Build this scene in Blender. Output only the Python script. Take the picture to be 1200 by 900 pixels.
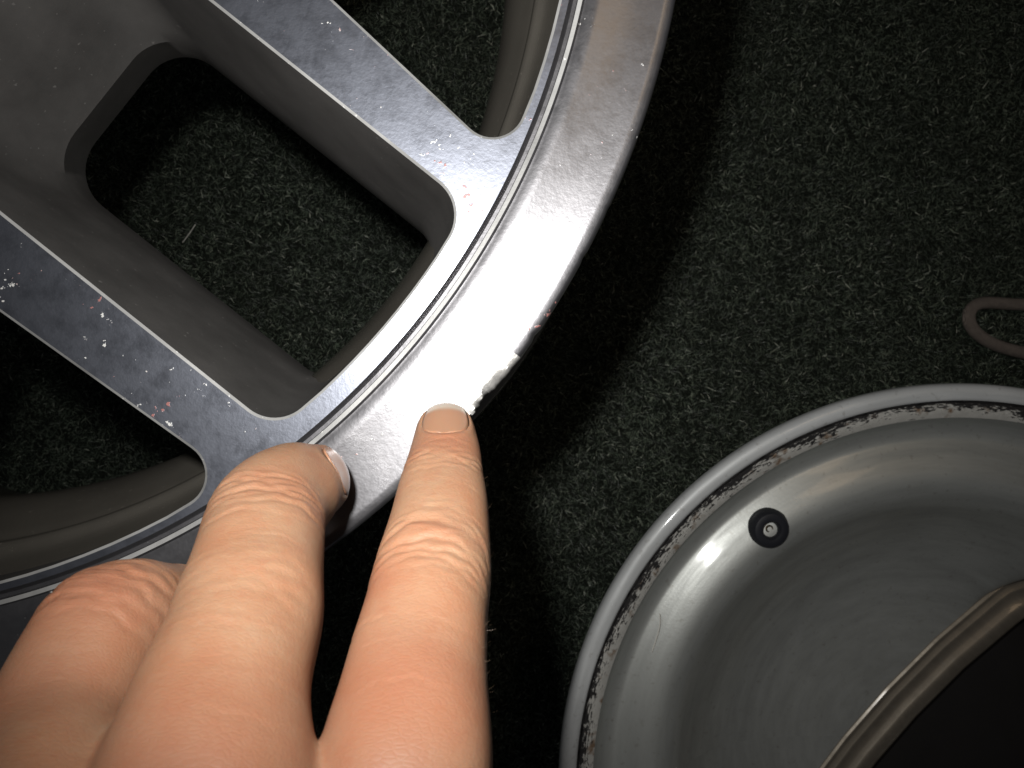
import bpy, bmesh, math, random
import numpy as np
from mathutils import Vector, Matrix
from mathutils.geometry import delaunay_2d_cdt

random.seed(5); rng = np.random.default_rng(11)
for o in list(bpy.data.objects): bpy.data.objects.remove(o)
S = bpy.context.scene
COL = S.collection

# ------------------------------------------------------------------ camera
H = 0.57                 # lens height over the carpet
F = 942.0                # focal length in photograph pixels
DL = 0.187               # lens to rim face
def P(px, py, d): return Vector(((px-600)*d/F, (450-py)*d/F, H-d))
cd = bpy.data.cameras.new('camera'); cam = bpy.data.objects.new('camera', cd); COL.objects.link(cam)
cam.location = (0, 0, H); cd.sensor_width = 36; cd.lens = 36*F/1200
cd.clip_start = 0.004; cd.clip_end = 50
cd.dof.use_dof = True; cd.dof.focus_distance = 0.195; cd.dof.aperture_fstop = 48
S.camera = cam
S.render.resolution_x = 1024; S.render.resolution_y = 768

# ------------------------------------------------------------------ light
w = bpy.data.worlds.new('World'); S.world = w; w.use_nodes = True
w.node_tree.nodes['Background'].inputs[0].default_value = (0.9, 0.92, 1.0, 1)
w.node_tree.nodes['Background'].inputs[1].default_value = 0.03
def look(o, tgt):
    o.rotation_euler = (Vector(tgt)-o.location).to_track_quat('-Z', 'Y').to_euler()
fl = bpy.data.lights.new('camera_flash', 'SPOT'); fl.energy = 3.9; fl.shadow_soft_size = 0.006
fl.spot_size = math.radians(100); fl.spot_blend = 1.0; fl.color = (1.0, 0.985, 0.96)
flo = bpy.data.objects.new('camera_flash', fl); COL.objects.link(flo)
flo.location = (-0.021, 0.031, H+0.002); look(flo, (0.05, 0.03, 0.0))
rl = bpy.data.lights.new('room_lamp', 'AREA'); rl.energy = 1.6; rl.size = 0.5; rl.color = (1.0, 0.72, 0.45)
rlo = bpy.data.objects.new('room_lamp', rl); COL.objects.link(rlo)
rlo.location = (0.55, 0.95, 2.3); look(rlo, (0, 0, 0.3))
vs = S.view_settings; vs.view_transform = 'Standard'; vs.look = 'None'; vs.exposure = 0; vs.gamma = 1

# ------------------------------------------------------------------ materials
def mat(name):
    m = bpy.data.materials.new(name); m.use_nodes = True
    nt = m.node_tree; b = nt.nodes['Principled BSDF']
    return m, nt, b
def node(nt, t, **kw):
    n = nt.nodes.new(t)
    for k, v in kw.items():
        if k in n.inputs: n.inputs[k].default_value = v
        else: setattr(n, k, v)
    return n
def L(nt, a, b): nt.links.new(a, b)
def ramp(nt, src, stops):
    r = nt.nodes.new('ShaderNodeValToRGB'); e = r.color_ramp.elements
    while len(e) < len(stops): e.new(0.5)
    for x, (p, c) in zip(e, stops):
        x.position = p; x.color = c if len(c) == 4 else (*c, 1)
    L(nt, src, r.inputs[0]); return r
def mix(nt, fac, a, b, blend='MIX'):
    n = nt.nodes.new('ShaderNodeMix'); n.data_type = 'RGBA'; n.blend_type = blend
    for s, v in ((n.inputs[0], fac), (n.inputs[6], a), (n.inputs[7], b)):
        if hasattr(v, 'is_output'): L(nt, v, s)
        else: s.default_value = v if isinstance(v, float) else (*v[:3], 1)
    return n.outputs[2]
def noise(nt, co, scale, detail=4, rough=0.55, out='Fac'):
    n = node(nt, 'ShaderNodeTexNoise', Scale=scale, Detail=detail, Roughness=rough)
    L(nt, co, n.inputs['Vector']); return n.outputs[out]
def bump(nt, b, h, strength, dist):
    n = node(nt, 'ShaderNodeBump', Strength=strength, Distance=dist)
    L(nt, h, n.inputs['Height']); L(nt, n.outputs[0], b.inputs['Normal']); return n
def objco(nt): return nt.nodes.new('ShaderNodeTexCoord').outputs['Object']
def vmath(nt, op, a, b=None):
    n = nt.nodes.new('ShaderNodeMath'); n.operation = op
    for s, v in zip(n.inputs, (a, b)):
        if v is None: continue
        if hasattr(v, 'is_output'): L(nt, v, s)
        else: s.default_value = v
    return n.outputs[0]

def machined_material(name, col, rough, grime, thr=0.722):
    m, nt, b = mat(name); co = objco(nt)
    big = noise(nt, co, 60, 5); fine = noise(nt, co, 900, 3, 0.6); mid = noise(nt, co, 240, 6, 0.65)
    c = mix(nt, ramp(nt, big, [(0.3, (0, 0, 0)), (0.7, (1, 1, 1))]).outputs[0], col, tuple(x*0.86 for x in col))
    c = mix(nt, ramp(nt, mid, [(0.56, (0, 0, 0)), (0.72, (1, 1, 1))]).outputs[0], c, tuple(x*0.7 for x in col))
    # tiny specks of grit: white, and rust red in a few clusters
    sel = ramp(nt, noise(nt, co, 75, 3), [(0.50, (0, 0, 0)), (0.66, (1, 1, 1))]).outputs[0]
    spot = ramp(nt, vmath(nt, 'ADD', noise(nt, co, 620, 3, 0.6), vmath(nt, 'MULTIPLY', sel, 0.10)), [(thr, (0, 0, 0)), (thr+.03, (1, 1, 1))]).outputs[0]
    spotw = vmath(nt, 'MULTIPLY', spot, 1.0)
    rc = mix(nt, ramp(nt, noise(nt, co, 95, 2), [(0.50, (0, 0, 0)), (0.54, (1, 1, 1))]).outputs[0], (0.5, 0.5, 0.48), (0.26, 0.11, 0.10))
    c = mix(nt, spotw, c, rc)
    L(nt, c, b.inputs['Base Color'])
    met = vmath(nt, 'SUBTRACT', 0.93, vmath(nt, 'MULTIPLY', spotw, 0.85)); L(nt, met, b.inputs['Metallic'])
    r = nt.nodes.new('ShaderNodeMapRange'); L(nt, mid, r.inputs[0])
    r.inputs[1].default_value = 0.3; r.inputs[2].default_value = 0.75
    r.inputs[3].default_value = rough-0.05; r.inputs[4].default_value = rough+0.10*grime
    L(nt, r.outputs[0], b.inputs['Roughness'])
    b.inputs['Coat Weight'].default_value = 1.0; b.inputs['Coat Roughness'].default_value = 0.20
    bump(nt, b, vmath(nt, 'ADD', vmath(nt, 'MULTIPLY', fine, 0.6), vmath(nt, 'MULTIPLY', spotw, 1.2)), 0.20, 0.0003)
    return m
M_mach = machined_material('machined_aluminium', (0.172, 0.183, 0.215), 0.37, 1.0)
M_lip = machined_material('machined_lip', (0.185, 0.182, 0.19), 0.37, 0.8, 0.752)

def painted(name, col, rough, spec=0.5, metallic=0.0, var=0.25, coat=0.0):
    m, nt, b = mat(name); co = objco(nt)
    n1 = noise(nt, co, 40, 6, 0.6); n2 = noise(nt, co, 1500, 2)
    c = mix(nt, ramp(nt, n1, [(0.3, (0, 0, 0)), (0.75, (1, 1, 1))]).outputs[0], col, tuple(x*(1-var) for x in col))
    c = mix(nt, ramp(nt, noise(nt, co, 600, 2), [(0.70, (0, 0, 0)), (0.74, (1, 1, 1))]).outputs[0], c, tuple(min(1, x*1.5) for x in col))
    L(nt, c, b.inputs['Base Color'])
    b.inputs['Roughness'].default_value = rough; b.inputs['Metallic'].default_value = metallic
    b.inputs['Specular IOR Level'].default_value = spec; b.inputs['Coat Weight'].default_value = coat
    b.inputs['Coat Roughness'].default_value = 0.2
    bump(nt, b, n2, 0.10, 0.0003)
    return m
M_paint = painted('grey_wheel_paint', (0.074, 0.071, 0.068), 0.55, 0.4, 0.0, 0.5)
M_barrel = painted('barrel_paint', (0.145, 0.134, 0.115), 0.27, 0.5, 0.5, 0.25, 1.0)
M_black = painted('crevice_and_shade_black', (0.014, 0.013, 0.013), 0.6, 0.3)  # crevice black; its colour also stands in for shade beyond the opening
M_rubber = painted('black_rubber', (0.012, 0.013, 0.017), 0.45, 0.5)
M_edge = painted('bright_edge', (0.42, 0.42, 0.41), 0.45, 0.5, 0.3, 0.6)

# scraped metal
m, nt, b = mat('scraped_aluminium'); co = objco(nt)
L(nt, mix(nt, noise(nt, co, 800, 4), (0.30, 0.295, 0.28), (0.55, 0.54, 0.52)), b.inputs['Base Color'])
b.inputs['Metallic'].default_value = 0.7; b.inputs['Roughness'].default_value = 0.5
bump(nt, b, noise(nt, co, 700, 3, 0.6), 0.35, 0.0005); M_scrape = m

def second_wheel_material(name, col, rough, met):
    m, nt, b = mat(name); co = objco(nt)
    n1 = noise(nt, co, 22, 5, 0.6); n3 = noise(nt, co, 300, 4, 0.6)
    c = mix(nt, n1, col, tuple(x*0.72 for x in col))
    c = mix(nt, ramp(nt, n3, [(0.60, (0, 0, 0)), (0.8, (1, 1, 1))]).outputs[0], c, (0.25, 0.24, 0.21))
    sx = nt.nodes.new('ShaderNodeSeparateXYZ'); L(nt, co, sx.inputs[0])
    an = vmath(nt, 'ARCTAN2', sx.outputs[1], sx.outputs[0]); ra = vmath(nt, 'SQRT', vmath(nt, 'ADD', vmath(nt, 'MULTIPLY', sx.outputs[0], sx.outputs[0]), vmath(nt, 'MULTIPLY', sx.outputs[1], sx.outputs[1])))
    cb = nt.nodes.new('ShaderNodeCombineXYZ'); L(nt, vmath(nt, 'MULTIPLY', an, 0.02), cb.inputs[0]); L(nt, ra, cb.inputs[1])
    st = noise(nt, cb.outputs[0], 130, 6, 0.65)
    c = mix(nt, ramp(nt, st, [(0.35, (0, 0, 0)), (0.65, (0.55, 0.55, 0.55))]).outputs[0], c, tuple(x*0.5 for x in col))
    L(nt, c, b.inputs['Base Color']); b.inputs['Metallic'].default_value = met
    r = nt.nodes.new('ShaderNodeMapRange'); L(nt, st, r.inputs[0]); r.inputs[3].default_value = rough-0.14; r.inputs[4].default_value = rough+0.16
    L(nt, r.outputs[0], b.inputs['Roughness'])
    b.inputs['Coat Weight'].default_value = 0.6; b.inputs['Coat Roughness'].default_value = 0.09
    bump(nt, b, noise(nt, co, 700, 4, 0.6), 0.08, 0.0005)
    return m
M_w2 = second_wheel_material('grey_cast_aluminium', (0.50, 0.515, 0.49), 0.44, 0.6)
M_w2f = second_wheel_material('flange_aluminium', (0.66, 0.68, 0.68), 0.55, 0.2)
M_w2r = second_wheel_material('tan_stained_aluminium', (0.27, 0.235, 0.185), 0.42, 0.5)
# bead band: chalky with black flaked residue running round the rim
m, nt, b = mat('dirty_bead_band'); co = objco(nt)
sx = nt.nodes.new('ShaderNodeSeparateXYZ'); L(nt, co, sx.inputs[0])
ang = vmath(nt, 'ARCTAN2', sx.outputs[1], sx.outputs[0])
rad = vmath(nt, 'SQRT', vmath(nt, 'ADD', vmath(nt, 'MULTIPLY', sx.outputs[0], sx.outputs[0]), vmath(nt, 'MULTIPLY', sx.outputs[1], sx.outputs[1])))
cb = nt.nodes.new('ShaderNodeCombineXYZ')
L(nt, vmath(nt, 'MULTIPLY', ang, 0.055), cb.inputs[0]); L(nt, rad, cb.inputs[1])
nb = noise(nt, cb.outputs[0], 850, 8, 0.72); nb2 = noise(nt, co, 40, 3)
edge = nt.nodes.new('ShaderNodeMapRange'); L(nt, rad, edge.inputs[0])
edge.inputs[1].default_value = 0.1905; edge.inputs[2].default_value = 0.1975; edge.inputs[3].default_value = -0.09; edge.inputs[4].default_value = 0.13
k = vmath(nt, 'ADD', vmath(nt, 'ADD', nb, edge.outputs[0]), vmath(nt, 'MULTIPLY', vmath(nt, 'SUBTRACT', nb2, 0.5), 0.42))
fl_ = ramp(nt, k, [(0.505, (0, 0, 0)), (0.535, (1, 1, 1))]).outputs[0]
base = mix(nt, noise(nt, co, 350, 4), (0.45, 0.44, 0.40), (0.70, 0.69, 0.65))
base = mix(nt, ramp(nt, noise(nt, co, 120, 3), [(0.58, (0, 0, 0)), (0.7, (1, 1, 1))]).outputs[0], base, (0.24, 0.16, 0.10))
L(nt, mix(nt, fl_, base, (0.015, 0.014, 0.014)), b.inputs['Base Color'])
L(nt, vmath(nt, 'SUBTRACT', 0.45, vmath(nt, 'MULTIPLY', fl_, 0.45)), b.inputs['Metallic'])
b.inputs['Roughness'].default_value = 0.5
bump(nt, b, fl_, 0.5, 0.0006); M_bead = m

m, nt, b = mat('brass'); b.inputs['Base Color'].default_value = (0.30, 0.21, 0.10, 1); b.inputs['Metallic'].default_value = 1; b.inputs['Roughness'].default_value = 0.3; M_brass = m

# carpet
m, nt, b = mat('carpet_backing'); co = objco(nt)
L(nt, mix(nt, noise(nt, co, 160, 5), (0.004, 0.005, 0.004), (0.02, 0.024, 0.018)), b.inputs['Base Color'])
b.inputs['Roughness'].default_value = 0.95; b.inputs['Specular IOR Level'].default_value = 0.1
bump(nt, b, noise(nt, co, 500, 4), 0.8, 0.002); M_back = m
m, nt, b = mat('carpet_fibre')
ri = nt.nodes.new('ShaderNodeNewGeometry').outputs['Random Per Island']
fc = ramp(nt, ri, [(0.0, (0.014, 0.020, 0.014)), (0.5, (0.036, 0.048, 0.034)), (0.80, (0.075, 0.096, 0.070)), (0.93, (0.12, 0.145, 0.105)), (0.985, (0.21, 0.235, 0.18)), (1.0, (0.5, 0.52, 0.44))]).outputs[0]
cc = objco(nt); wear = ramp(nt, noise(nt, cc, 14, 5, 0.6), [(0.3, (1.2, 1.2, 1.2)), (0.7, (2.3, 2.3, 2.25))]).outputs[0]
L(nt, mix(nt, 1.0, fc, wear, 'MULTIPLY'), b.inputs['Base Color'])
b.inputs['Roughness'].default_value = 0.42; b.inputs['Specular IOR Level'].default_value = 0.45
M_fib = m
m, nt, b = mat('brown_cord'); co = objco(nt)
wv = node(nt, 'ShaderNodeTexWave', Scale=420.0, Distortion=4.0); L(nt, co, wv.inputs['Vector'])
L(nt, mix(nt, noise(nt, co, 300, 4), (0.30, 0.25, 0.21), (0.17, 0.14, 0.12)), b.inputs['Base Color'])
b.inputs['Roughness'].default_value = 0.85; bump(nt, b, vmath(nt, 'ADD', wv.outputs['Fac'], noise(nt, co, 1500, 4)), 0.9, 0.001); M_cord = m
m, nt, b = mat('white_hair'); b.inputs['Base Color'].default_value = (0.8, 0.77, 0.7, 1); b.inputs['Roughness'].default_value = 0.4; M_hair = m
m, nt, b = mat('finger_hair'); b.inputs['Base Color'].default_value = (0.12, 0.08, 0.05, 1); b.inputs['Roughness'].default_value = 0.5; M_fhair = m
m, nt, b = mat('stand_paint'); b.inputs['Base Color'].default_value = (0.015, 0.015, 0.016, 1); b.inputs['Roughness'].default_value = 0.7; M_stand = m

# skin
m, nt, b = mat('skin'); co = objco(nt)
at = nt.nodes.new('ShaderNodeAttribute'); at.attribute_name = 'redness'
n1 = noise(nt, co, 90, 6, 0.65); n2 = noise(nt, co, 300, 5, 0.65)
c = mix(nt, ramp(nt, n1, [(0.32, (0, 0, 0)), (0.68, (1, 1, 1))]).outputs[0], (0.295, 0.146, 0.080), (0.315, 0.190, 0.115))
c = mix(nt, vmath(nt, 'MULTIPLY', ramp(nt, n2, [(0.45, (0, 0, 0)), (0.75, (1, 1, 1))]).outputs[0], 0.45), c, (0.285, 0.120, 0.066))
c = mix(nt, at.outputs['Fac'], c, (0.275, 0.098, 0.054))
L(nt, c, b.inputs['Base Color'])
b.inputs['Roughness'].default_value = 0.55; b.inputs['Specular IOR Level'].default_value = 0.35
b.inputs['Subsurface Weight'].default_value = 0.35; b.inputs['Subsurface Radius'].default_value = (1.0, 0.35, 0.18); b.inputs['Subsurface Scale'].default_value = 0.0018
vo = node(nt, 'ShaderNodeTexVoronoi', Scale=1150.0); vo.feature = 'DISTANCE_TO_EDGE'
mp = nt.nodes.new('ShaderNodeMapping'); mp.inputs['Scale'].default_value = (0.6, 1.2, 1.2); L(nt, co, mp.inputs[0]); L(nt, mp.outputs[0], vo.inputs['Vector'])
hh = vmath(nt, 'ADD', vmath(nt, 'MULTIPLY', ramp(nt, vo.outputs['Distance'], [(0.0, (0, 0, 0)), (0.18, (1, 1, 1))]).outputs[0], 0.5), noise(nt, co, 900, 4, 0.6))
bump(nt, b, hh, 0.17, 0.0004); M_skin = m
m, nt, b = mat('fingernail'); at = nt.nodes.new('ShaderNodeAttribute'); at.attribute_name = 'free_edge'
c = mix(nt, at.outputs['Fac'], (0.325, 0.175, 0.105), (0.56, 0.52, 0.43))
L(nt, c, b.inputs['Base Color']); b.inputs['Roughness'].default_value = 0.33
b.inputs['Subsurface Weight'].default_value = 0.2; b.inputs['Subsurface Scale'].default_value = 0.001; M_nail = m

# ------------------------------------------------------------------ helpers
def link(name, me, mats, parent=None, loc=None, smooth=True):
    o = bpy.data.objects.new(name, me); COL.objects.link(o)
    for mm in (mats if isinstance(mats, (list, tuple)) else [mats]): me.materials.append(mm)
    if parent: o.parent = parent
    if loc is not None: o.location = loc
    if smooth: me.polygons.foreach_set('use_smooth', [True]*len(me.polygons))
    return o
def pyd(name, v, f, mats, parent=None, loc=None, smooth=True, mi=None):
    me = bpy.data.meshes.new(name); me.from_pydata([tuple(x) for x in v], [], f)
    o = link(name, me, mats, parent, loc, smooth)
    if mi is not None: me.polygons.foreach_set('material_index', mi)
    me.update(); return o
def tag(o, label=None, cat=None, group=None, kind=None):
    for k_, v_ in (('label', label), ('category', cat), ('group', group), ('kind', kind)):
        if v_: o[k_] = v_
    return o
def empty(name, loc, label, cat):
    o = bpy.data.objects.new(name, None); COL.objects.link(o); o.location = loc; o.empty_display_size = 0.02
    return tag(o, label, cat)
def revolve(name, prof, mats, parent, angs=None, mi=None, fn=None, n=360, sharp=False):
    """profile of (r, z) points in metres; fn(ang, i, r, z) -> (r, z) may dent it"""
    if angs is None: angs = [2*math.pi*i/n for i in range(n)]
    v = []; f = []; idx = []; K = len(prof); N = len(angs)
    for a in angs:
        c, s = math.cos(a), math.sin(a)
        for i, (r, z) in enumerate(prof):
            if fn: r, z = fn(a, i, r, z)
            v.append((r*c, r*s, z))
    for j in range(N):
        j2 = (j+1) % N
        for i in range(K-1):
            f.append((j*K+i, j2*K+i, j2*K+i+1, j*K+i+1)); idx.append(mi(angs[j], i) if mi else 0)
    o = pyd(name, v, f, mats, parent, mi=idx)
    bm = bmesh.new(); bm.from_mesh(o.data); bmesh.ops.recalc_face_normals(bm, faces=bm.faces)
    for e in bm.edges:
        if len(e.link_faces) == 2 and e.calc_face_angle(0) > 0.6: e.smooth = False
    bm.to_mesh(o.data); bm.free(); return o
def smooth_profile(pts, n=5):
    out = []; p = [pts[0]]+list(pts)+[pts[-1]]
    for i in range(1, len(p)-2):
        a, b_, c_, d_ = [np.array(q, float) for q in p[i-1:i+3]]
        for t in np.arange(n)/n:
            out.append(tuple(0.5*((2*b_)+(c_-a)*t+(2*a-5*b_+4*c_-d_)*t*t+(3*b_-a-3*c_+d_)*t**3)))
    out.append(pts[-1]); return out

# ------------------------------------------------------------------ carpet
bm = bmesh.new(); bmesh.ops.create_grid(bm, x_segments=60, y_segments=60, size=1.5)
for v in bm.verts: v.co.z = 0.0006*math.sin(v.co.x*37)*math.cos(v.co.y*29)
me = bpy.data.meshes.new('carpet'); bm.to_mesh(me); bm.free()
tag(link('carpet', me, M_back), kind='structure')
NF = 520000
x = rng.uniform(-0.52, 0.56, NF); y = rng.uniform(-0.42, 0.44, NF)
ln = rng.gamma(6.0, 0.0005, NF)+0.0010; az = rng.uniform(0, 2*np.pi, NF)
# locks of pile lean the same way
lean_dir = 3.0*np.sin(x*210+np.sin(y*153)*2)+2.4*np.cos(y*230+np.cos(x*147)*2)
az = np.where(rng.random(NF) < 0.3, lean_dir+rng.normal(0, .8, NF), az)
el = rng.normal(0.55, 0.35, NF).clip(0.05, 1.35)
wd = rng.uniform(0.00005, 0.00012, NF)
hz = 0.0035*(0.5+0.5*np.sin(x*140+2*np.sin(y*90))*np.sin(y*120+2*np.cos(x*100)))*rng.uniform(0.2, 1, NF)
dx, dy = np.cos(az), np.sin(az); pxn, pyn = -dy, dx
V = np.zeros((NF, 5, 3), np.float32)
for k_, (t, ww) in enumerate(((0, 1), (0, -1), (0.55, 1), (0.55, -1), (1.0, 0))):
    e2 = el*(1.0 if t < .6 else 0.72)
    V[:, k_, 0] = x+dx*ln*t*np.cos(e2)+pxn*wd*ww
    V[:, k_, 1] = y+dy*ln*t*np.cos(e2)+pyn*wd*ww
    V[:, k_, 2] = hz+0.0004+ln*t*np.sin(e2)*0.75
me = bpy.data.meshes.new('carpet_pile')
me.vertices.add(NF*5); me.vertices.foreach_set('co', V.ravel())
base_i = (np.arange(NF)*5)[:, None]
loops = (base_i+np.array([0, 1, 3, 2, 2, 3, 4])).astype(np.int32).ravel()
me.loops.add(NF*7); me.loops.foreach_set('vertex_index', loops)
me.polygons.add(NF*2)
me.polygons.foreach_set('loop_start', ((np.arange(NF)*7)[:, None]+np.array([0, 4])).astype(np.int32).ravel())
me.update(calc_edges=True); 
tag(link('carpet_pile', me, M_fib), 'short black-green carpet pile with pale stray fibres', 'carpet', kind='stuff')

# ------------------------------------------------------------------ wheel with the scraped lip
U = DL/F                                     # metres per photograph pixel in the rim face
WC = P(-231, -197, DL)                       # centre of the rim face
WH = 0.190                                   # wheel width
wheel = empty('alloy_wheel', (WC.x, WC.y, WC.z-WH), 'silver twin-spoke alloy wheel with a scrape on its lip under the fingertip', 'wheel')
ZF = WH                                      # local z of the rim face
TH = math.radians(-38.5)                     # axis of the twin spokes in view (y up)
def uv(u, v, k=0):                           # spoke-pair coordinates in photograph pixels -> local metres
    a = TH+k*math.radians(72); c, s = math.cos(a), math.sin(a)
    return Vector((u*c-v*s, u*s+v*c))*U
def fillet(pts, n=12):
    """pts: (Vector, radius, segments to the next point)"""
    out = []; N = len(pts); ends = []
    for i in range(N):
        p, r, sg = pts[i]; a = (pts[i-1][0]-p); b_ = (pts[(i+1) % N][0]-p)
        if r <= 0: out.append(([p], sg)); continue
        la, lb = a.length, b_.length; a = a/la; b_ = b_/lb
        th = math.acos(max(-1, min(1, a.dot(b_)))); t = min(r/math.tan(th/2), la*0.95, lb*0.95); rr = t*math.tan(th/2)
        c = p+(a+b_).normalized()*(rr/math.sin(th/2))
        s0, s1 = p+a*t-c, p+b_*t-c
        a0 = math.atan2(s0.y, s0.x); da = math.atan2(s1.y, s1.x)-a0
        da = (da+math.pi) % (2*math.pi)-math.pi
        out.append(([c+Vector((math.cos(a0+da*j/n), math.sin(a0+da*j/n)))*rr for j in range(n+1)], sg))
    res = []
    for i in range(N):
        q, sg = out[i]; res += q
        nx = out[(i+1) % N][0][0]
        for j in range(1, sg): res.append(q[-1].lerp(nx, j/sg))
    return res
def on_arc(r, v, k=0): return uv(math.sqrt(r*r-v*v), v, k)
def pocket(k, va, vb, r_out, u_in, rc_out, rc_in, bulge=0):
    pts = [(uv(u_in, va, k), rc_in*U, 10), (on_arc(r_out, va, k), rc_out*U, 2)]
    for t in np.linspace(0.2, 0.8, 9): pts.append((on_arc(r_out, va+(vb-va)*t, k), 0, 2))
    pts += [(on_arc(r_out, vb, k), rc_out*U, 10), (uv(u_in, vb, k), rc_in*U, 8)]
    return fillet(pts)
def line_hit(p, d, q, e):
    den = d.x*e.y-d.y*e.x; t = ((q.x-p.x)*e.y-(q.y-p.y)*e.x)/den; return p+d*t
def circ_hit(p, d, r):
    d = d.normalized(); b_ = p.dot(d); return p+d*(-b_+math.sqrt(b_*b_-p.length_squared+r*r))
def window(k, grow, r_out, rc):
    """opening between pair k and pair k+1 (counter-clockwise); grow widens it"""
    a0, a1 = uv(620, 232-grow, k), uv(830, 215-grow, k)
    b0, b1 = uv(620, -292+grow, k+1), uv(830, -281+grow, k+1)
    apex = line_hit(a0, a1-a0, b0, b1-b0)
    pa, pb = circ_hit(a0, a1-a0, r_out*U), circ_hit(b0, b1-b0, r_out*U)
    pts = [(apex, 40*U, 12), (pa, rc*U, 2)]
    t0, t1 = math.atan2(pa.y, pa.x), math.atan2(pb.y, pb.x); dt = (t1-t0) % (2*math.pi)
    for t in np.linspace(0.14, 0.86, 14): pts.append((Vector((math.cos(t0+dt*t), math.sin(t0+dt*t)))*r_out*U, 0, 2))
    pts += [(pb, rc*U, 12)]
    return fillet(pts)
def offset(poly, d):
    """offset outwards for a closed polygon"""
    n = len(poly); area = sum(poly[i].x*poly[(i+1) % n].y-poly[(i+1) % n].x*poly[i].y for i in range(n)); sg = 1 if area > 0 else -1
    res = []
    for i in range(n):
        t = (poly[(i+1) % n]-poly[i-1]).normalized(); res.append(poly[i]+Vector((t.y, -t.x))*d*sg)
    return res
def inside(poly, p):
    c = False; n = len(poly); j = n-1
    for i in range(n):
        a, b_ = poly[i], poly[j]
        if (a.y > p[1]) != (b_.y > p[1]) and p[0] < (b_.x-a.x)*(p[1]-a.y)/(b_.y-a.y)+a.x: c = not c
        j = i
    return c
RF = 919*U                                  # face sheet ends at the groove
holes = []                                   # (contour, list of (contour, depth)) from the face down
for k in range(5):
    top = pocket(k, 142, -204, 893, 225, 48, 60)
    holes.append((top, [(pocket(k, 133, -195, 890, 262, 46, 56), 0.010), (pocket(k, 112, -176, 856, 316, 46, 72), 0.043), (pocket(k, 108, -172, 850, 322, 46, 72), 0.047), (pocket(k, 110, -174, 836, 292, 46, 72), 0.068)], 'pocket', k))
    holes.append((window(k, 0, 908, 38), [(window(k, -6, 907, 38), 0.020), (window(k, -16, 906, 38), 0.043), (window(k, -12, 908, 38), 0.047)], 'window', k))
    a = TH+math.radians(36+72*k); lc = Vector((math.cos(a), math.sin(a)))*285*U
    circ = [lc+Vector((math.cos(t), math.sin(t)))*0.0078 for t in np.linspace(0, 2*math.pi, 33)[:-1]]
    holes.append((circ, [([lc+(p-lc)*0.93 for p in circ], 0.03)], 'lug', k))
def piece_of(p):
    """which casting piece a point of the face belongs to: ('spoke', k, side), 'hub' or 'ring'"""
    for k in range(5):
        a = TH+k*math.radians(72); u = (p[0]*math.cos(a)+p[1]*math.sin(a))/U; v = (-p[0]*math.sin(a)+p[1]*math.cos(a))/U
        if 440 < u < 840 and -300 < v < 240:
            return ('spoke', k, 0 if v > -31 else 1)
    return ('hub',) if math.hypot(p[0], p[1]) < 600*U else ('ring',)
CH = 0.00055
verts2 = []; edges2 = []
def addloop(poly):
    s = len(verts2); verts2.extend(poly); n = len(poly)
    edges2.extend((s+i, s+(i+1) % n) for i in range(n))
for t in np.linspace(0, 2*math.pi, 361)[:-1]: pass
outer = [Vector((math.cos(t), math.sin(t)))*RF for t in np.linspace(0, 2*math.pi, 361)[:-1]]
addloop(outer)
tops = [offset(h[0], CH*1.15) for h in holes]
for t_ in tops: addloop(t_)
for k in range(5):                           # cuts where each spoke meets hub and ring
    for v0, v1 in ((145, 236), (-207, -298)):
        for u in (440, 840):
            s = len(verts2); verts2 += [uv(u, v0, k), uv(u, v1, k)]; edges2.append((s, s+1))
ov, oe, of = delaunay_2d_cdt(verts2, edges2, [], 0, 1e-7)[:3]
bags = {}
def bag(key): return bags.setdefault(key, ([], [], []))   # verts, faces, material index
def addf(key, pts, mi_):
    v, f, m_ = bag(key); s = len(v); v.extend(pts); f.append(tuple(range(s, s+len(pts)))); m_.append(mi_)
cap_r = 150*U
for tri in of:
    c = sum((ov[i] for i in tri), Vector((0, 0)))/len(tri)
    if c.length > RF or any(inside(t_, c) for t_ in tops): continue
    pts = [(ov[i].x, ov[i].y, ZF) for i in tri]
    if (ov[tri[1]]-ov[tri[0]]).cross(ov[tri[2]]-ov[tri[0]]) < 0: pts.reverse()
    addf(piece_of(c), pts, 0)
for h, t_ in zip(holes, tops):
    rows = [(t_, 0.0), (h[0], CH*0.75)]+h[1]; n = len(t_)
    for r_ in range(len(rows)-1):
        (A, da), (B, db) = rows[r_], rows[r_+1]
        for i in range(n):
            j = (i+1) % n; mid = (h[0][i]+h[0][j])/2
            addf(piece_of(mid) if h[2] != 'lug' else ('hub',), [(A[i].x, A[i].y, ZF-da), (A[j].x, A[j].y, ZF-da), (B[j].x, B[j].y, ZF-db), (B[i].x, B[i].y, ZF-db)], 2 if r_ == 0 else 1)
for key in sorted(bags, key=str):
    v, f, mi_ = bags[key]
    nm = {'spoke': 'spoke', 'hub': 'hub', 'ring': 'face_ring'}[key[0]]
    o = pyd(nm, v, f, [M_mach, M_paint, M_edge], wheel, mi=mi_)
    bm = bmesh.new(); bm.from_mesh(o.data); bmesh.ops.remove_doubles(bm, verts=bm.verts, dist=2e-6); bmesh.ops.recalc_face_normals(bm, faces=bm.faces)
    for e in bm.edges:
        if len(e.link_faces) != 2 or e.calc_face_angle(0) > 0.5: e.smooth = False
    # face must look up
    up = sum(fc.normal.z*fc.calc_area() for fc in bm.faces if fc.material_index == 0)
    if up < 0: bmesh.ops.reverse_faces(bm, faces=bm.faces)
    bm.to_mesh(o.data); bm.free()
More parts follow.
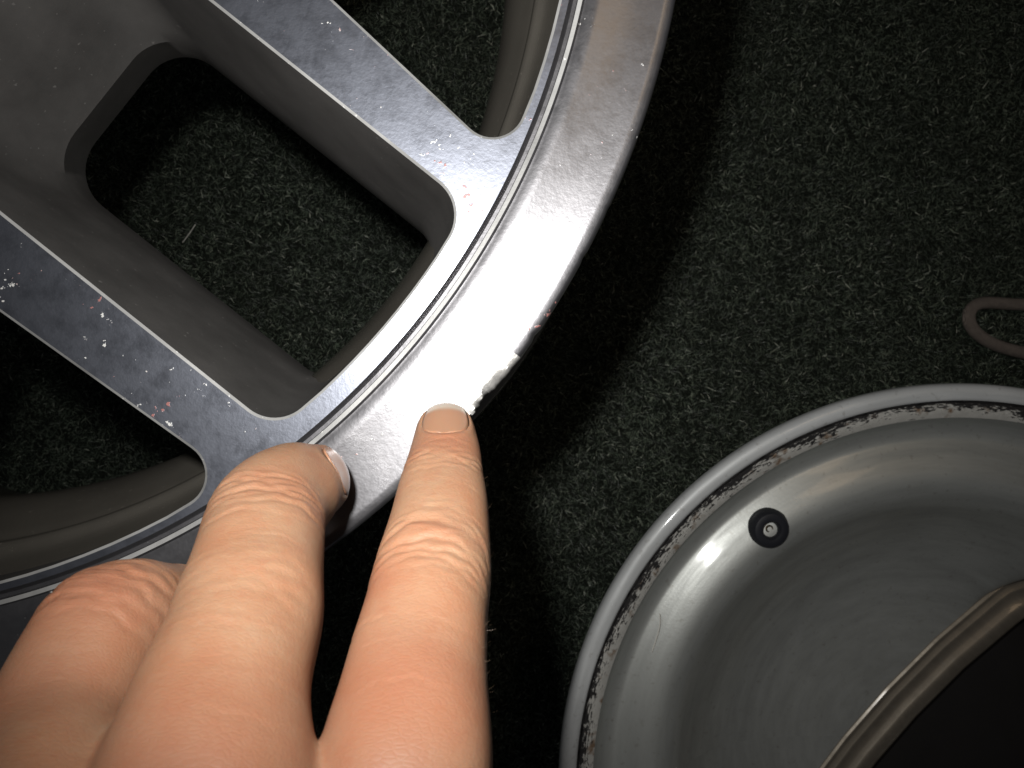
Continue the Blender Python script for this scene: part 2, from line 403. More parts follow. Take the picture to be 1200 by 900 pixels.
# the machined lip: groove, dished face, rounded edge, flange back, with the scrape cut into its edge
R = 1043*U
lipp = [(RF, ZF), (RF+.0003, ZF-.0003), (RF+.0010, ZF-.0014), (RF+.0018, ZF-.0013), (RF+.0021, ZF-.0001), (RF+.0031, ZF+.0001), (RF+.0036, ZF-.0009), (RF+.0043, ZF-.0008), (RF+.0058, ZF-.0003)]
lipp += [(RF+.0058+(R-.0024-RF-.0058)*t, ZF-.0003-.0004*math.sin(t*math.pi)) for t in list(np.linspace(0.1, .8, 8))+[.84, .88, .92, .96, 1]]
lipp += [(R-.0018, ZF-.00045), (R-.0011, ZF-.0005), (R-.0005, ZF-.0008), (R-.00015, ZF-.0014), (R, ZF-.0034), (R-.0003, ZF-.0070), (R-.0016, ZF-.0095), (R-.005, ZF-.0115), (R-.013, ZF-.0125)]
a0, a1 = math.radians(-43.5), math.radians(-36.0)
angs = [t for t in np.linspace(-math.pi, math.pi, 721)[:-1] if not (a0-.004 < t < a1+.004)]+list(np.linspace(a0-.003, a1+.003, 330))
angs.sort()
def h1(t): return math.sin(t*97)*.6+math.sin(t*263+1)*.35+math.sin(t*691+2)*.15
def scrape(a, i, r, z):
    if a0 < a < a1 and r > R-.0050:
        e = min(1, (a-a0)/.012, (a1-a)/.06); e = e*e*(3-2*e)
        wd_ = .0021+.0012*math.sin(a*83+1)+.0006*math.sin(a*301)          # how far the facet reaches on to the face
        g = max(0, (r-(R-wd_))/wd_); step = .0002*(1 if math.sin(a*190+2*math.sin(a*70)) > 0 else 0)
        return r-e*g*(.0007+.0004*h1(a)+step), z-e*g*(.0007+.0004*h1(a*1.2+.3)+step)
    # faint nicks all round
    if r > R-.0012: return r-max(0, math.sin(a*211)*math.sin(a*97)-.72)*.0018, z
    return r, z
lip_n = len(lipp)
revolve('rim_lip', lipp, [M_lip, M_scrape, M_edge], wheel, angs=angs, fn=scrape,
        mi=lambda a, i: 1 if (a0+.004 < a < a1-.004 and i >= lip_n-13+int(1.6*math.sin(a*120+1)+1.2*math.sin(a*390)) and i <= lip_n-4) else (2 if i == 4 else 0))
# barrel: inner skin seen through the openings, outer skin, back flange
inner = smooth_profile([(RF-.002, ZF-.013), (.1765, ZF-.022), (.1728, ZF-.027), (.1738, ZF-.033), (.1712, ZF-.038), (.1665, ZF-.047), (.1635, ZF-.056), (.1632, ZF-.064), (.1655, ZF-.072), (.172, ZF-.084), (.180, ZF-.097), (.184, ZF-.12), (.186, ZF-.17), (.190, ZF-.182), (.1975, ZF-.1865), (.2035, ZF-.1875), (.207, ZF-.1855)], 4)
outerp = smooth_profile([(.207, ZF-.1855), (.206, ZF-.180), (.196, ZF-.176), (.1905, ZF-.168), (.188, ZF-.13), (.176, ZF-.09), (.1685, ZF-.070), (.1685, ZF-.055), (.178, ZF-.036), (.187, ZF-.026), (.190, ZF-.016), (R-.013, ZF-.0125)], 4)
zmin = min(z for r, z in inner); 
inner = [(r, z-zmin*(z < .01)) for r, z in inner]
revolve('barrel', inner+outerp[1:], [M_barrel], wheel, n=240)
revolve('centre_cap', [(0.0001, ZF+.004), (cap_r*.8, ZF+.0035), (cap_r*.95, ZF+.002), (cap_r, ZF+.0003)], [M_paint], wheel, n=64)

# stand below the wheel, hidden under the rim
stand = empty('wheel_stand', (WC.x, WC.y, 0), 'dark three-post stand carrying the scraped wheel', 'stand')
zs = WC.z-WH
for dg in (-38, 82, 202):
    a = math.radians(dg); c, s = math.cos(a)*.192, math.sin(a)*.192
    bm = bmesh.new()
    for z0, z1, r0, r1 in ((0, .006, .016, .016), (.006, zs-.004, .008, .008), (zs-.004, zs, .013, .013)):
        bmesh.ops.create_cone(bm, cap_ends=True, segments=24, radius1=r0, radius2=r1, depth=z1-z0, matrix=Matrix.Translation((c, s, (z0+z1)/2)))
    me = bpy.data.meshes.new('post'); bm.to_mesh(me); bm.free(); link('post', me, M_stand, stand, smooth=False)

# ------------------------------------------------------------------ second wheel lying on the carpet
D2 = 0.4105
C2 = P(1130, 924, D2); H2 = C2.z
w2 = empty('bare_wheel', (C2.x, C2.y, 0), 'grey wheel with dirty bead band and black valve lying on the carpet', 'wheel')
R2 = 0.207
revolve('flange', [(R2-.004, H2-.014), (R2-.001, H2-.010)]+smooth_profile([(R2, H2-.0065), (R2-.0004, H2-.003), (R2-.002, H2-.0008), (R2-.0045, H2), (R2-.0075, H2-.0006), (R2-.0088, H2-.0016)], 4), [M_w2f], w2, n=300)
def rough_edge(a, i, r, z):
    return r+(.0004*math.sin(a*173)+.0003*math.sin(a*401+1) if i in (1, 2) else 0), z
revolve('crevice', [(R2-.0088, H2-.0016), (R2-.0091, H2-.0034), (R2-.0099, H2-.0034), (R2-.0102, H2-.0020)], [M_black], w2, fn=rough_edge, n=300)
revolve('bead_band', [(R2-.0102, H2-.0020), (R2-.0125, H2-.0024), (R2-.0155, H2-.0034), (R2-.0178, H2-.0050)], [M_bead], w2, n=300)
bowl = smooth_profile([(R2-.0178, H2-.0050), (R2-.0205, H2-.0125), (R2-.0245, H2-.0165), (R2-.0290, H2-.0178), (R2-.0330, H2-.0168), (R2-.0400, H2-.0142), (R2-.0470, H2-.0125), (R2-.0530, H2-.0125), (R2-.0590, H2-.0150), (R2-.0650, H2-.0200), (R2-.0690, H2-.0245)], 5)
# opening edge: a wide shallow arc across the dish, closed round on the far side
def e2(px, py, d=0.47): p = P(px, py, d); return Vector((p.x-C2.x, p.y-C2.y))
arc = [e2(960, 1000), e2(990, 950), e2(1030, 897), e2(1077, 843), e2(1133, 787), e2(1200, 730), e2(1222, 714)]
back = [Vector((math.cos(t), math.sin(t)))*.104 for t in np.linspace(math.radians(20), math.radians(-105), 12)]
loop = fillet([(p, 0 if 0 < i < len(arc)-1 else .012, 8) for i, p in enumerate(arc)]+[(p, 0, 4) for p in back])
# order by angle round the loop's centroid and loft the dish down to it
cen = sum(loop, Vector((0, 0)))/len(loop)
if sum(loop[i-1].x*loop[i].y-loop[i].x*loop[i-1].y for i in range(len(loop))) < 0: loop.reverse()
NL = 240
dens = []
per = [0]
for i in range(len(loop)): per.append(per[-1]+(loop[(i+1) % len(loop)]-loop[i]).length)
start = min(range(len(loop)), key=lambda i: abs(math.atan2(loop[i].y-cen.y, loop[i].x-cen.x)))
def at_angle(t):
    d = Vector((math.cos(t), math.sin(t))); best = None
    for i in range(len(loop)):
        a, b_ = loop[i]-cen, loop[(i+1) % len(loop)]-cen; e = b_-a
        den = d.x*e.y-d.y*e.x
        if abs(den) < 1e-12: continue
        s = (a.x*e.y-a.y*e.x)/den; q = (a.x*d.y-a.y*d.x)/den
        if s > 0 and -1e-6 <= q <= 1+1e-6 and (best is None or s > best): best = s
    return cen+d*best
tt = np.linspace(0, 2*math.pi, NL+1)[:-1]
ringR, ringZ = bowl[-1]
lp = [at_angle(t) for t in tt]
def ringpt(t):                                # where the ray from the centroid meets the bowl's last ring
    d = Vector((math.cos(t), math.sin(t))); b_ = cen.dot(d); return cen+d*(-b_+math.sqrt(b_*b_-cen.length_squared+ringR*ringR))
ring = [ringpt(t) for t in tt]
bangs = [math.atan2(p.y, p.x) for p in ring]
ZW = H-0.47
inner_l = offset(lp, .026); rows = []
for (r_, z_) in bowl[:-1]:
    rows.append([(r_*math.cos(a), r_*math.sin(a), z_) for a in bangs])
slope = (bowl[-2][1]-bowl[-1][1])/(bowl[-2][0]-bowl[-1][0])
for t in np.linspace(0, 1, 26)**1.5:
    row = []
    for r_, q in zip(ring, inner_l):
        ln_ = max((q-r_).length, .004); drop = ringZ-(ZW-.002); p_ = min(6, max(1.15, slope*ln_/drop))
        row.append((r_.x*(1-t)+q.x*t, r_.y*(1-t)+q.y*t, ringZ-drop*(1-(1-t)**p_)))
    rows.append(row)
NR = len(rows); v = [p for r_ in rows for p in r_]
f = [(j*NL+i, j*NL+(i+1) % NL, (j+1)*NL+(i+1) % NL, (j+1)*NL+i) for j in range(NR-1) for i in range(NL)]
pyd('dish', v, f, [M_w2], w2)
prof = [(.026, -.002), (.0252, -.0019), (.0245, -.0009), (.0238, -.0008), (.0228, -.0014), (.0215, -.0016), (.0195, -.0003), (.0185, -.0002), (.0170, -.0011), (.0125, -.0012), (.0105, .0005), (.008, .0009), (.0065, .0003), (.003, -.0002), (.0008, -.0022), (0, -.006), (0, -.022)]
v = []; f = []
for o_, z_ in prof:
    v += [(p.x, p.y, ZW+z_) for p in (offset(lp, o_) if o_ else lp)]
f = [(j*NL+i, j*NL+(i+1) % NL, (j+1)*NL+(i+1) % NL, (j+1)*NL+i) for j in range(len(prof)-1) for i in range(NL)]
pyd('opening_edge', v, f, [M_w2r], w2)
pyd('opening_shade', [(p.x, p.y, ZW-.021) for p in lp], [tuple(range(NL))], [M_black], w2, smooth=False)  # added dark sheet, paints the shade seen through the opening
revolve('barrel', smooth_profile([(R2-.004, H2-.014), (R2-.014, H2-.018), (R2-.018, H2-.04), (R2-.040, H2-.07), (R2-.046, H2-.1), (R2-.048, H2-.135), (R2-.047, H2-.145), (R2-.045, .007), (R2-.0445, .003), (R2-.047, 0), (R2-.06, .001)], 4), [M_barrel], w2, n=160)
# valve on the shoulder
vp = P(902, 620, D2+.0125); vl = Vector((vp.x-C2.x, vp.y-C2.y, vp.z))
valve = revolve('valve_stem', [(.0107, -.004), (.0107, -.0006), (.0103, .0002), (.0098, .0018), (.0088, .0031), (.0070, .0036), (.0052, .0034), (.0043, .0024), (.0038, -.0002), (.0034, -.002), (.0001, -.002)], [M_rubber], w2, n=64)
vn = Vector((-vl.x, -vl.y, 0)).normalized()*.10+Vector((0, 0, 1))
valve.location = vl; valve.rotation_euler = vn.to_track_quat('Z', 'Y').to_euler()
brass = revolve('brass_core', [(.0021, -.002), (.0021, -.0002), (.0018, .0001), (.0013, .0), (.0011, -.0015), (.0001, -.0015)], [M_brass], valve, n=32)

# ------------------------------------------------------------------ cord loop on the carpet
def tube(name, pts, r, mtl, res=3, wob=0.0):
    cu = bpy.data.curves.new(name, 'CURVE'); cu.dimensions = '3D'; cu.bevel_depth = r; cu.bevel_resolution = res; cu.use_fill_caps = True
    sp = cu.splines.new('NURBS'); sp.points.add(len(pts)-1); sp.order_u = 4; sp.use_endpoint_u = True; sp.resolution_u = 8
    for q, p in zip(sp.points, pts): q.co = (*p, 1)
    o = bpy.data.objects.new(name+'_c', cu); COL.objects.link(o)
    dg = bpy.context.evaluated_depsgraph_get(); me = bpy.data.meshes.new_from_object(o.evaluated_get(dg)); me.name = name
    bpy.data.objects.remove(o); bpy.data.curves.remove(cu)
    me.materials.clear(); return link(name, me, mtl)
DC = H-.0065
cp = [(1290, 352), (1240, 356), (1200, 358), (1168, 355), (1148, 354), (1136, 362), (1134, 376), (1142, 390), (1160, 402), (1182, 410), (1215, 416), (1270, 440), (1330, 470)]
tag(tube('cord', [P(a, b_, DC) for a, b_ in cp], .0042, M_cord, 4), 'brown-grey cord bent in a loop on the carpet', 'cord')
def strand(pts, r, label):
    tag(tube('hair', pts, r, M_hair, 1), label, 'hair')
strand([P(214, 284, .5665), P(222, 274, .5645), P(229, 263, .5655)], .00025, 'fine pale hair lying on the carpet seen through the spoke gap')
strand([P(764, 764, .4235), P(768, 752, .4225), P(772, 740, .4225), P(774, 730, .4215), P(773, 719, .4215)], .00022, 'fine pale hair lying on the shoulder of the grey wheel')

# ------------------------------------------------------------------ the hand
def catmull(cp, n=14):
    cp = np.array(cp, float); p = np.vstack([2*cp[0]-cp[1], cp, 2*cp[-1]-cp[-2]]); out = []
    for i in range(1, len(p)-2):
        a, b_, c_, d_ = p[i-1:i+3]
        for t in np.arange(n)/n:
            out.append(0.5*((2*b_)+(c_-a)*t+(2*a-5*b_+4*c_-d_)*t*t+(3*b_-a-3*c_+d_)*t**3))
    out.append(p[-2]); return np.array(out)
class Finger:
    """joints root to tip: (point, half width, half height, dorsal direction)"""
    def __init__(s, joints, cap=0.9, metacarpal=False):
        if len(joints) > 3 and metacarpal:
            a, b_ = joints[0], joints[1]; joints = [a, (tuple(Vector(a[0]).lerp(Vector(b_[0]), .72)), b_[1]*.98, b_[2], tuple(Vector(a[3]).lerp(Vector(b_[3]), .5)))]+list(joints[1:])
        s.off = 1 if metacarpal else 0
        ctrl = [[*j[0], j[1], j[2], *Vector(j[3]).normalized()] for j in joints]
        s.n = 14; c = catmull(ctrl, s.n)
        s.p = c[:, :3]; s.hw = c[:, 3]; s.hh = c[:, 4]
        t = np.gradient(s.p, axis=0); t /= np.linalg.norm(t, axis=1)[:, None]
        # round end
        L0 = cap*s.hw[-1]; ph = np.linspace(0, np.pi/2, 10)[1:]
        ext = s.p[-1]+t[-1]*(np.sin(ph)*L0)[:, None]
        s.joint_idx = [i*s.n for i in range(len(joints))]
        d0 = c[:, 5:8]
        s.p = np.vstack([s.p, ext]); s.hw = np.r_[s.hw, s.hw[-1]*np.cos(ph).clip(.02)]; s.hh = np.r_[s.hh, s.hh[-1]*np.cos(ph).clip(.02)]
        s.t = np.vstack([t, np.repeat(t[-1:], len(ph), 0)]); d = np.vstack([d0, np.repeat(d0[-1:], len(ph), 0)])
        d = d-(d*s.t).sum(1)[:, None]*s.t; s.d = d/np.linalg.norm(d, axis=1)[:, None]
        s.l = np.cross(s.t, s.d)
        s.arc = np.r_[0, np.cumsum(np.linalg.norm(np.diff(s.p, axis=0), axis=1))]
        s.js = [s.arc[i] for i in s.joint_idx][s.off:]
    def mesh(s, seg=28):
        th = np.linspace(0, 2*np.pi, seg+1)[:-1]; ex = 2/2.25
        cx = np.sign(np.cos(th))*np.abs(np.cos(th))**ex; sy = np.sign(np.sin(th))*np.abs(np.sin(th))**ex
        v = s.p[:, None]+s.l[:, None]*(s.hw[:, None]*cx)[..., None]+s.d[:, None]*(s.hh[:, None]*sy)[..., None]
        n = len(s.p); f = [(j*seg+i, j*seg+(i+1) % seg, (j+1)*seg+(i+1) % seg, (j+1)*seg+i) for j in range(n-1) for i in range(seg)]
        f += [tuple(range(seg))[::-1], tuple((n-1)*seg+i for i in range(seg))]
        return v.reshape(-1, 3), f
mm = 0.001
def W(x_, y_, d): return (x_*mm, y_*mm, H-d*mm)
up_cam = (0, 0.80, 0.60)
WR = W(-34, -150, 92)
index = Finger([(W(-22, -112, 96), .0115, .012, (0, .1, 1)), (P(474, 925, .108), .0122, .0116, (0.05, .45, .9)), (P(492, 775, .1265), .0108, .0102, up_cam), (P(513, 645, .147), .0100, .0094, up_cam),
                (P(521, 556, .1655), .0083, .0076, (0, .85, .52)), (P(523, 507, .1765), .0066, .0058, (0.02, .9, .45))], 0.95, True)
middle = Finger([(W(-40, -112, 86), .012, .012, (0, .1, 1)), (P(232, 980, .0975), .0148, .0125, (0, .5, .85)), (P(258, 830, .112), .0122, .0114, (0, .72, .7)), (P(293, 715, .1295), .0115, .0108, (.05, .82, .55)),
                 (P(313, 607, .1530), .0110, .0108, (.35, .85, .40)), (P(343, 574, .1655), .0100, .0096, (.70, .62, .30)), (P(366, 564, .1735), .0083, .0078, (.88, .40, .28))], 0.95, True)
ring_f = Finger([(W(-55, -112, 88), .0115, .0115, (0, .1, 1)), (P(30, 1000, .0985), .0128, .0118, (-.1, .5, .85)), (P(72, 862, .116), .0112, .0105, (-.1, .75, .65)), (P(130, 742, .132), .0108, .0103, (-.1, .85, .45)),
                 (W(-64, -42, 147), .0098, .0092, (-.1, 1, 0)), (W(-59, -46, 160), .0088, .0082, (-.1, 1, -.2)), (W(-57, -49, 168), .0074, .0066, (-.1, 1, -.2))], 0.95, True)
pinky = Finger([(W(-64, -112, 94), .0105, .0105, (-.1, .1, 1)), (W(-76, -66, 104), .0105, .0100, (-.2, .5, .85)), (W(-84, -66, 121), .0092, .0086, (-.3, .75, .6)), (W(-84, -63, 138), .0082, .0076, (-.3, .9, .1)), (W(-77, -65, 150), .0072, .0064, (-.2, 1, -.2))], 0.95, True)
thumb = Finger([(W(-14, -132, 104), .013, .013, (.8, 0, .6)), (W(1, -112, 120), .0125, .0118, (.9, .2, .3)), (W(0, -94, 136), .0108, .0102, (.9, .4, .1)), (W(-12, -88, 150), .0096, .0086, (.6, .8, 0)), (W(-24, -87, 158), .0080, .0066, (.5, .9, 0))], 0.95, True)
fingers = [index, middle, ring_f, pinky, thumb]
blobs = []
def seg_f(a, b_, wa, wb, ha, hb, dor): return Finger([(a, wa, ha, dor), (tuple((np.array(a)+np.array(b_))/2), (wa+wb)/2, (ha+hb)/2, dor), (b_, wb, hb, dor)], 0.8)
extra = [Finger([(W(-38, -250, 92), .030, .024, (0, 0, 1)), (W(-37, -190, 92), .0275, .020, (0, 0, 1)), (WR, .029, .0195, (0, 0, 1)), (W(-38, -122, 93), .036, .0165, (-.1, 0, 1)), (W(-46, -96, 98), .037, .0140, (-.15, .15, 1)), (W(-47, -80, 104), .033, .0110, (-.15, .3, 1))], 0.3),
         seg_f(P(455, 925, .128), P(320, 925, .125), .007, .007, .009, .009, (0, .5, .85)),
         seg_f(P(215, 935, .126), P(110, 935, .126), .008, .008, .009, .009, (0, .5, .85)),
         seg_f(W(-58, -64, 108), W(-74, -69, 112), .009, .008, .008, .008, (0, .5, .85)),
         seg_f(W(-14, -126, 104), W(-14, -92, 112), .012, .010, .012, .010, (.5, 0, .85))]
vv = []; ff = []
for fg in fingers+extra:
    v, f = fg.mesh(); s0 = sum(len(a) for a in vv); vv.append(v); ff += [tuple(i+s0 for i in q) for q in f]
me = bpy.data.meshes.new('hand_raw'); me.from_pydata(np.vstack(vv).tolist(), [], ff)
tmp = bpy.data.objects.new('hand_raw', me); COL.objects.link(tmp)
md = tmp.modifiers.new('r', 'REMESH'); md.mode = 'VOXEL'; md.voxel_size = 0.00052; md.adaptivity = 0
dg = bpy.context.evaluated_depsgraph_get(); hm = bpy.data.meshes.new_from_object(tmp.evaluated_get(dg)); bpy.data.objects.remove(tmp)
hm.name = 'person'
N = len(hm.vertices); co = np.zeros(N*3, np.float32); hm.vertices.foreach_get('co', co); co = co.reshape(-1, 3).astype(float)
E = np.zeros(len(hm.edges)*2, np.int32); hm.edges.foreach_get('vertices', E); E = E.reshape(-1, 2)
deg = np.bincount(E.ravel(), minlength=N)[:, None].clip(1)
def lap(x_):
    acc = np.zeros_like(x_)
    for c_ in range(x_.shape[1]):
        acc[:, c_] = np.bincount(E[:, 0], x_[E[:, 1], c_], N)+np.bincount(E[:, 1], x_[E[:, 0], c_], N)
    return acc/deg
for it in range(26):
    co = co+0.6*(lap(co)-co)
hm.vertices.foreach_set('co', co.astype(np.float32).ravel()); hm.update()
nr = np.zeros(N*3, np.float32); hm.vertices.foreach_get('normal', nr); nr = nr.reshape(-1, 3).astype(float)
# finger coordinates of every vertex
best = np.full(N, 1e9); fid = np.full(N, -1); sarc = np.zeros(N); sang = np.zeros(N); slat = np.zeros(N); sdor = np.zeros(N)
for q, fg in enumerate(fingers):
    for a in range(0, N, 20000):
        c_ = co[a:a+20000]; D = ((c_[:, None]-fg.p[None])**2).sum(2); j = D.argmin(1)
        rel = c_-fg.p[j]; al = (rel*fg.t[j]).sum(1); la = (rel*fg.l[j]).sum(1); do = (rel*fg.d[j]).sum(1)
        dist = np.sqrt(D[np.arange(len(j)), j])/np.maximum(fg.hw[j], .004)
        sl = slice(a, a+20000); b_ = dist < best[sl]
        for arr, val in ((best, dist), (fid, q), (sarc, fg.arc[j]+al), (sang, np.arctan2(la, do)), (slat, la), (sdor, do)):
            arr[sl] = np.where(b_, val, arr[sl])
disp = np.zeros(N); red = np.zeros(N)
def crease(q, s0, off, depth, width, arch, win=1.0, wob=0.0004, a_c=0.0, seed=0):
    ms = (fid == q)
    a_ = sang[ms]-a_c
    ss = s0+off*mm+arch*mm*a_**2+wob*np.sin(a_*5+seed)+wob*.6*np.sin(a_*13+seed*2.1)
    mod = .62+.38*np.sin(a_*2.7+seed*3.1)
    g = mod*np.exp(-((sarc[ms]-ss)/(width*mm))**2)*np.exp(-(np.abs(a_)/win)**4)
    disp[ms] -= depth*mm*g
    # soft roll of skin each side
    g2 = np.exp(-((sarc[ms]-ss-width*1.9*mm)/(width*1.5*mm))**2)*np.exp(-(np.abs(a_)/win)**4)
    disp[ms] += depth*.35*mm*g2
def bulge(q, s0, amt, width, a_c=0, win=1.2):
    ms = (fid == q); g = np.exp(-((sarc[ms]-s0)/(width*mm))**2)*np.exp(-(np.abs(sang[ms]-a_c)/win)**2)
    disp[ms] += amt*mm*g
def blush(q, s0, amt, width, a_c=0, win=1.3):
    ms = (fid == q); g = np.exp(-((sarc[ms]-s0)/(width*mm))**2)*np.exp(-(np.abs(sang[ms]-a_c)/win)**2)
    red[ms] += amt*g
DIPi, PIPi, DIPm, PIPm, PIPr = index.js[4], index.js[3], middle.js[4], middle.js[3], ring_f.js[3]
for i, (o_, dp, wd_, ar, wn) in enumerate([(-1.8, .16, .5, .5, 1.0), (-.4, .26, .5, .7, 1.15), (.9, .28, .5, 1.0, 1.15), (2.3, .14, .45, 1.2, .9), (-3.6, .10, .5, .4, .9)]): crease(0, DIPi, o_-4, dp*1.25, wd_, ar, wn, seed=i*1.7)
for i, (o_, dp, wd_, ar, wn) in enumerate([(-8.2, .15, .6, -1.2, 1.1), (-6.2, .25, .6, -1.8, 1.25), (-4.2, .34, .6, -2.0, 1.3), (-2.0, .34, .6, -1.6, 1.2), (2.6, .38, .8, -2.8, 1.15), (4.4, .22, .6, -2.8, 1.1), (6.2, .12, .6, -1.5, 1.0), (-.2, .18, .5, 1.2, .6)]): crease(0, PIPi, o_-5, dp*1.2, wd_, ar, wn, seed=i*2.3)
bulge(0, PIPi-.0046, .55, 2.2, -.3, .45); bulge(0, PIPi-.0048, .4, 1.6, .35, .35); blush(0, PIPi-.0044, .25, 3.0, .1, .8)
blush(0, DIPi+.003, .5, 6); blush(0, index.js[1]+.008, .6, 15, -.2, 1.6); blush(0, PIPi-.014, .5, 7, -1.0, .7)
for i, (o_, dp, wd_, ar, wn) in enumerate([(-5.6, .22, .6, .9, 1.3), (-4.0, .15, .5, .7, 1.1), (-2.3, .32, .6, .9, 1.3), (-.7, .30, .6, 1.1, 1.3), (.9, .34, .6, 1.3, 1.3), (2.6, .24, .55, 1.5, 1.2), (4.4, .13, .5, 1.6, 1.0), (-9, .12, .6, .4, 1.1)]): crease(1, DIPm, o_-5, dp*1.2, wd_, ar, wn, seed=i*1.3)
blush(1, DIPm-.004, .3, 5); 
for i, (o_, dp, wd_, ar, wn) in enumerate([(-5, .16, .8, -.8, 1.1), (-2.6, .22, .8, -.6, 1.1), (-.4, .2, .8, .3, 1.0), (2, .18, .8, .6, 1.0), (4.6, .12, .7, .8, .9)]): crease(1, PIPm, o_-3, dp*.75, wd_, ar, wn, wob=.0005, seed=i*1.9)
bulge(1, PIPm, .5, 5); blush(1, middle.js[1]+.002, .55, 14, 0, 1.6)
for i, (o_, dp, wd_, ar, wn) in enumerate([(-5, .2, .6, -.8, 1.2), (-3, .3, .6, -.5, 1.3), (-1, .34, .6, .2, 1.3), (1.2, .34, .6, .5, 1.3), (3.4, .28, .6, .7, 1.2), (5.6, .18, .6, .9, 1.0)]): crease(2, PIPr, o_, dp*1.25, wd_, ar, wn, seed=i*2.7)
bulge(2, PIPr, .6, 6); blush(2, PIPr-.001, .6, 6); blush(2, PIPr-.018, .5, 12)
for q, fg in ((0, index), (1, middle), (2, ring_f)):
    for i in range(26):
        s_ = rng.uniform(fg.js[1]+.006, fg.js[-1]-.004)
        crease(q, s_, 0, rng.uniform(.04, .10), rng.uniform(.3, .5), rng.normal(0, .9), rng.uniform(.35, .8), wob=.0005, a_c=rng.normal(0, .5), seed=i*1.37)
# gentle unevenness of the flesh
und = np.sin(co[:, 0]*310+np.sin(co[:, 1]*170)*2)*np.sin(co[:, 2]*290+co[:, 1]*140)*.00018+np.sin(co[:, 0]*120+1)*np.sin(co[:, 1]*160+co[:, 2]*110)*.0003
disp += und
# nails
nails = []
def nail(q, s_start, s_end, hw, a_c, free):
    fg = fingers[q]; ms = np.where(fid == q)[0]
    mid_r = np.interp((s_start+s_end)/2, fg.arc, fg.hw)
    b_ = (sarc[ms]-s_start)/(s_end-s_start); a_ = (sang[ms]-a_c)*mid_r/hw
    rim = np.maximum(np.abs(a_), np.where(b_ < 0.6, np.sqrt(np.clip((a_*.95)**2+((.6-b_)/.6)**2, 0, 9)), 0))
    inside_ = (rim < 1.0) & (b_ > 0) & (np.abs(sang[ms]-a_c) < 1.5)
    disp[ms] -= np.where(inside_, .00028, 0)
    fold = np.exp(-((rim-1.13)/.10)**2)*(b_ > -.3)*(b_ < .85)*(np.abs(sang[ms]-a_c) < 1.7)
    disp[ms] += fold*.00016
    nails.append((q, s_start, s_end, hw, a_c, free, mid_r))
nail(0, index.arc[-1]-.0148, index.arc[-1]-.0008, .0058, 0.0, .74)
nail(1, middle.arc[-1]-.0130, middle.arc[-1]+.0014, .0062, 0.0, .68)
nail(2, ring_f.arc[-1]-.0115, ring_f.arc[-1]-.0008, .0055, 0.0, .82)
nail(3, pinky.arc[-1]-.0100, pinky.arc[-1]-.0008, .0045, 0.0, .82)
nail(4, thumb.arc[-1]-.0130, thumb.arc[-1]-.0008, .0068, 0.0, .82)
co2 = co+nr*disp[:, None]
hm.vertices.foreach_set('co', co2.astype(np.float32).ravel()); hm.update()
at_ = hm.attributes.new('redness', 'FLOAT', 'POINT'); at_.data.foreach_set('value', np.clip(red, 0, 1).astype(np.float32))
hm.materials.clear()
hand = link('person', hm, M_skin)
tag(hand, 'bare left hand with index fingertip pressed to the scraped wheel lip', 'hand')
from mathutils.bvhtree import BVHTree
bvh = BVHTree.FromPolygons([tuple(p) for p in co], [tuple(p.vertices) for p in hm.polygons])
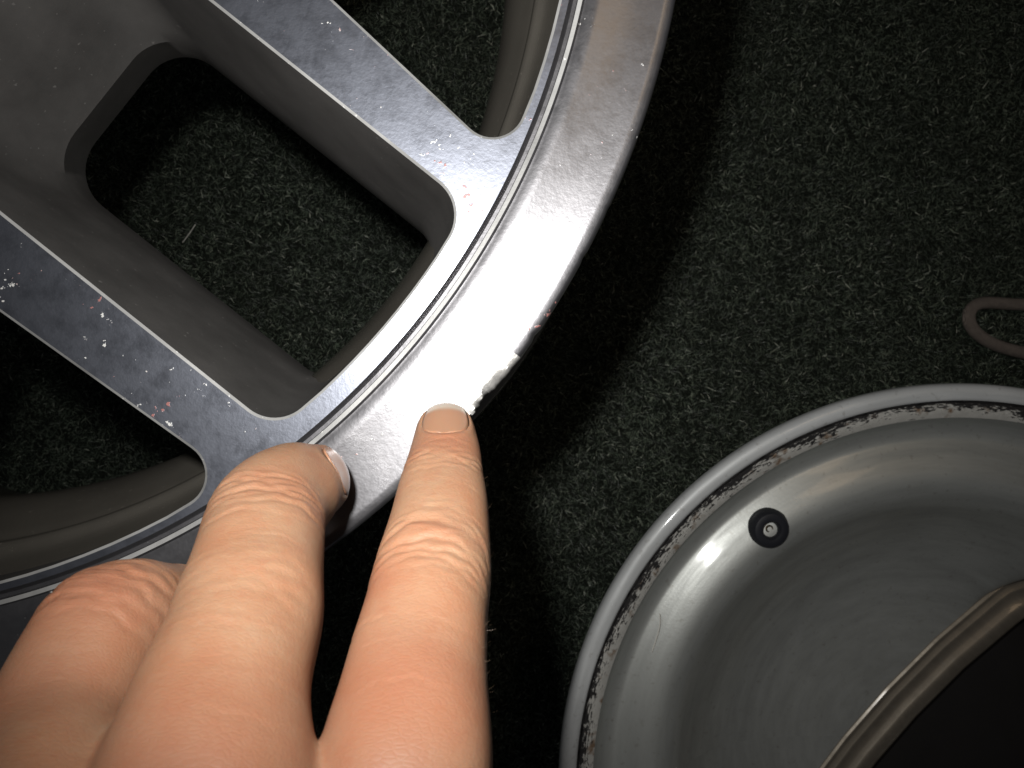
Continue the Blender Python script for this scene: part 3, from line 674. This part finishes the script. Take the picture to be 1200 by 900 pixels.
for q, s0, s1, hw, a_c, free, mr in nails:
    fg = fingers[q]; na, nb_ = 17, 19; v = []; fe = []
    for ib in range(nb_):
        b_ = ib/(nb_-1); s = s0+(s1-s0)*b_
        sc = min(s, fg.arc[-1]-.0035)
        pc = np.array([np.interp(sc, fg.arc, fg.p[:, k_]) for k_ in range(3)]); j = int(np.searchsorted(fg.arc, sc).clip(0, len(fg.arc)-1))
        half = 1.0 if b_ > .6 else math.sqrt(max(0.0, 1-((.6-b_)/.6)**2))
        for ia in range(na):
            a_ = (ia/(na-1)*2-1)
            ang_ = a_c+a_*half*hw/mr
            # free edge curves back at the sides
            extra_s = (s-sc)-(.0012*a_*a_*b_)
            dirv = fg.d[j]*math.cos(ang_)+fg.l[j]*math.sin(ang_)
            o0 = Vector(pc+fg.t[j]*extra_s*0.6+dirv*.0125)
            hit = bvh.ray_cast(o0, Vector(-dirv), .0125)
            if hit[0] is not None: pt = np.array(hit[0])
            else: pt = pc+fg.t[j]*extra_s+dirv*.005
            pt = pt+fg.t[j]*extra_s*0.4+dirv*(.00004 if b_ < free else .00004+.0004*(b_-free))
            v.append(pt); fe.append((.55 if q == 0 else 1.0)*float(np.clip((b_-free+.03*math.cos(a_*1.5))/.12+.5, 0, 1)))
    f = [(j*na+i, j*na+i+1, (j+1)*na+i+1, (j+1)*na+i) for j in range(nb_-1) for i in range(na-1)]
    nm = bpy.data.meshes.new('fingernail'); nm.from_pydata([tuple(p) for p in v], [], f)
    x_ = nm.attributes.new('free_edge', 'FLOAT', 'POINT'); x_.data.foreach_set('value', fe)
    o = link('fingernail', nm, M_nail, hand)
    bm = bmesh.new(); bm.from_mesh(nm); bmesh.ops.recalc_face_normals(bm, faces=bm.faces); bm.to_mesh(nm); bm.free()
    sm = o.modifiers.new('t', 'SOLIDIFY'); sm.thickness = .0004; sm.offset = 0.0

# fine hairs along the outer side of the index finger
hv = []; hf = []
ids = np.where((fid == 0) & (sarc > index.js[1]+.012) & (sarc < DIPi-.004) & (np.abs(sang) > .9) & (np.abs(sang) < 2.0))[0]
side = np.sign(sang[ids]) == np.sign(sang[np.argmax(co2[:, 0]*(fid == 0)-10*(fid != 0))])
ids = ids[side]
for i_ in rng.choice(ids, 110, replace=False):
    p0 = co2[i_]; n0 = nr[i_]; tdir = index.t[np.argmin(((index.p-p0)**2).sum(1))]
    ln_ = rng.uniform(.0006, .0019); d0 = n0*.55+tdir*rng.uniform(.3, .9)+rng.normal(0, .25, 3); d0 /= np.linalg.norm(d0)
    sd = np.cross(d0, n0); sd = sd/max(np.linalg.norm(sd), 1e-6)*.000016
    k0 = len(hv); hv += [p0-sd, p0+sd, p0+d0*ln_*.6+sd*.7, p0+d0*ln_*.6-sd*.7, p0+d0*ln_+tdir*ln_*.2]
    hf += [(k0, k0+1, k0+2, k0+3), (k0+3, k0+2, k0+4)]
tag(pyd('finger_hair', hv, hf, M_fhair, hand), kind='stuff')
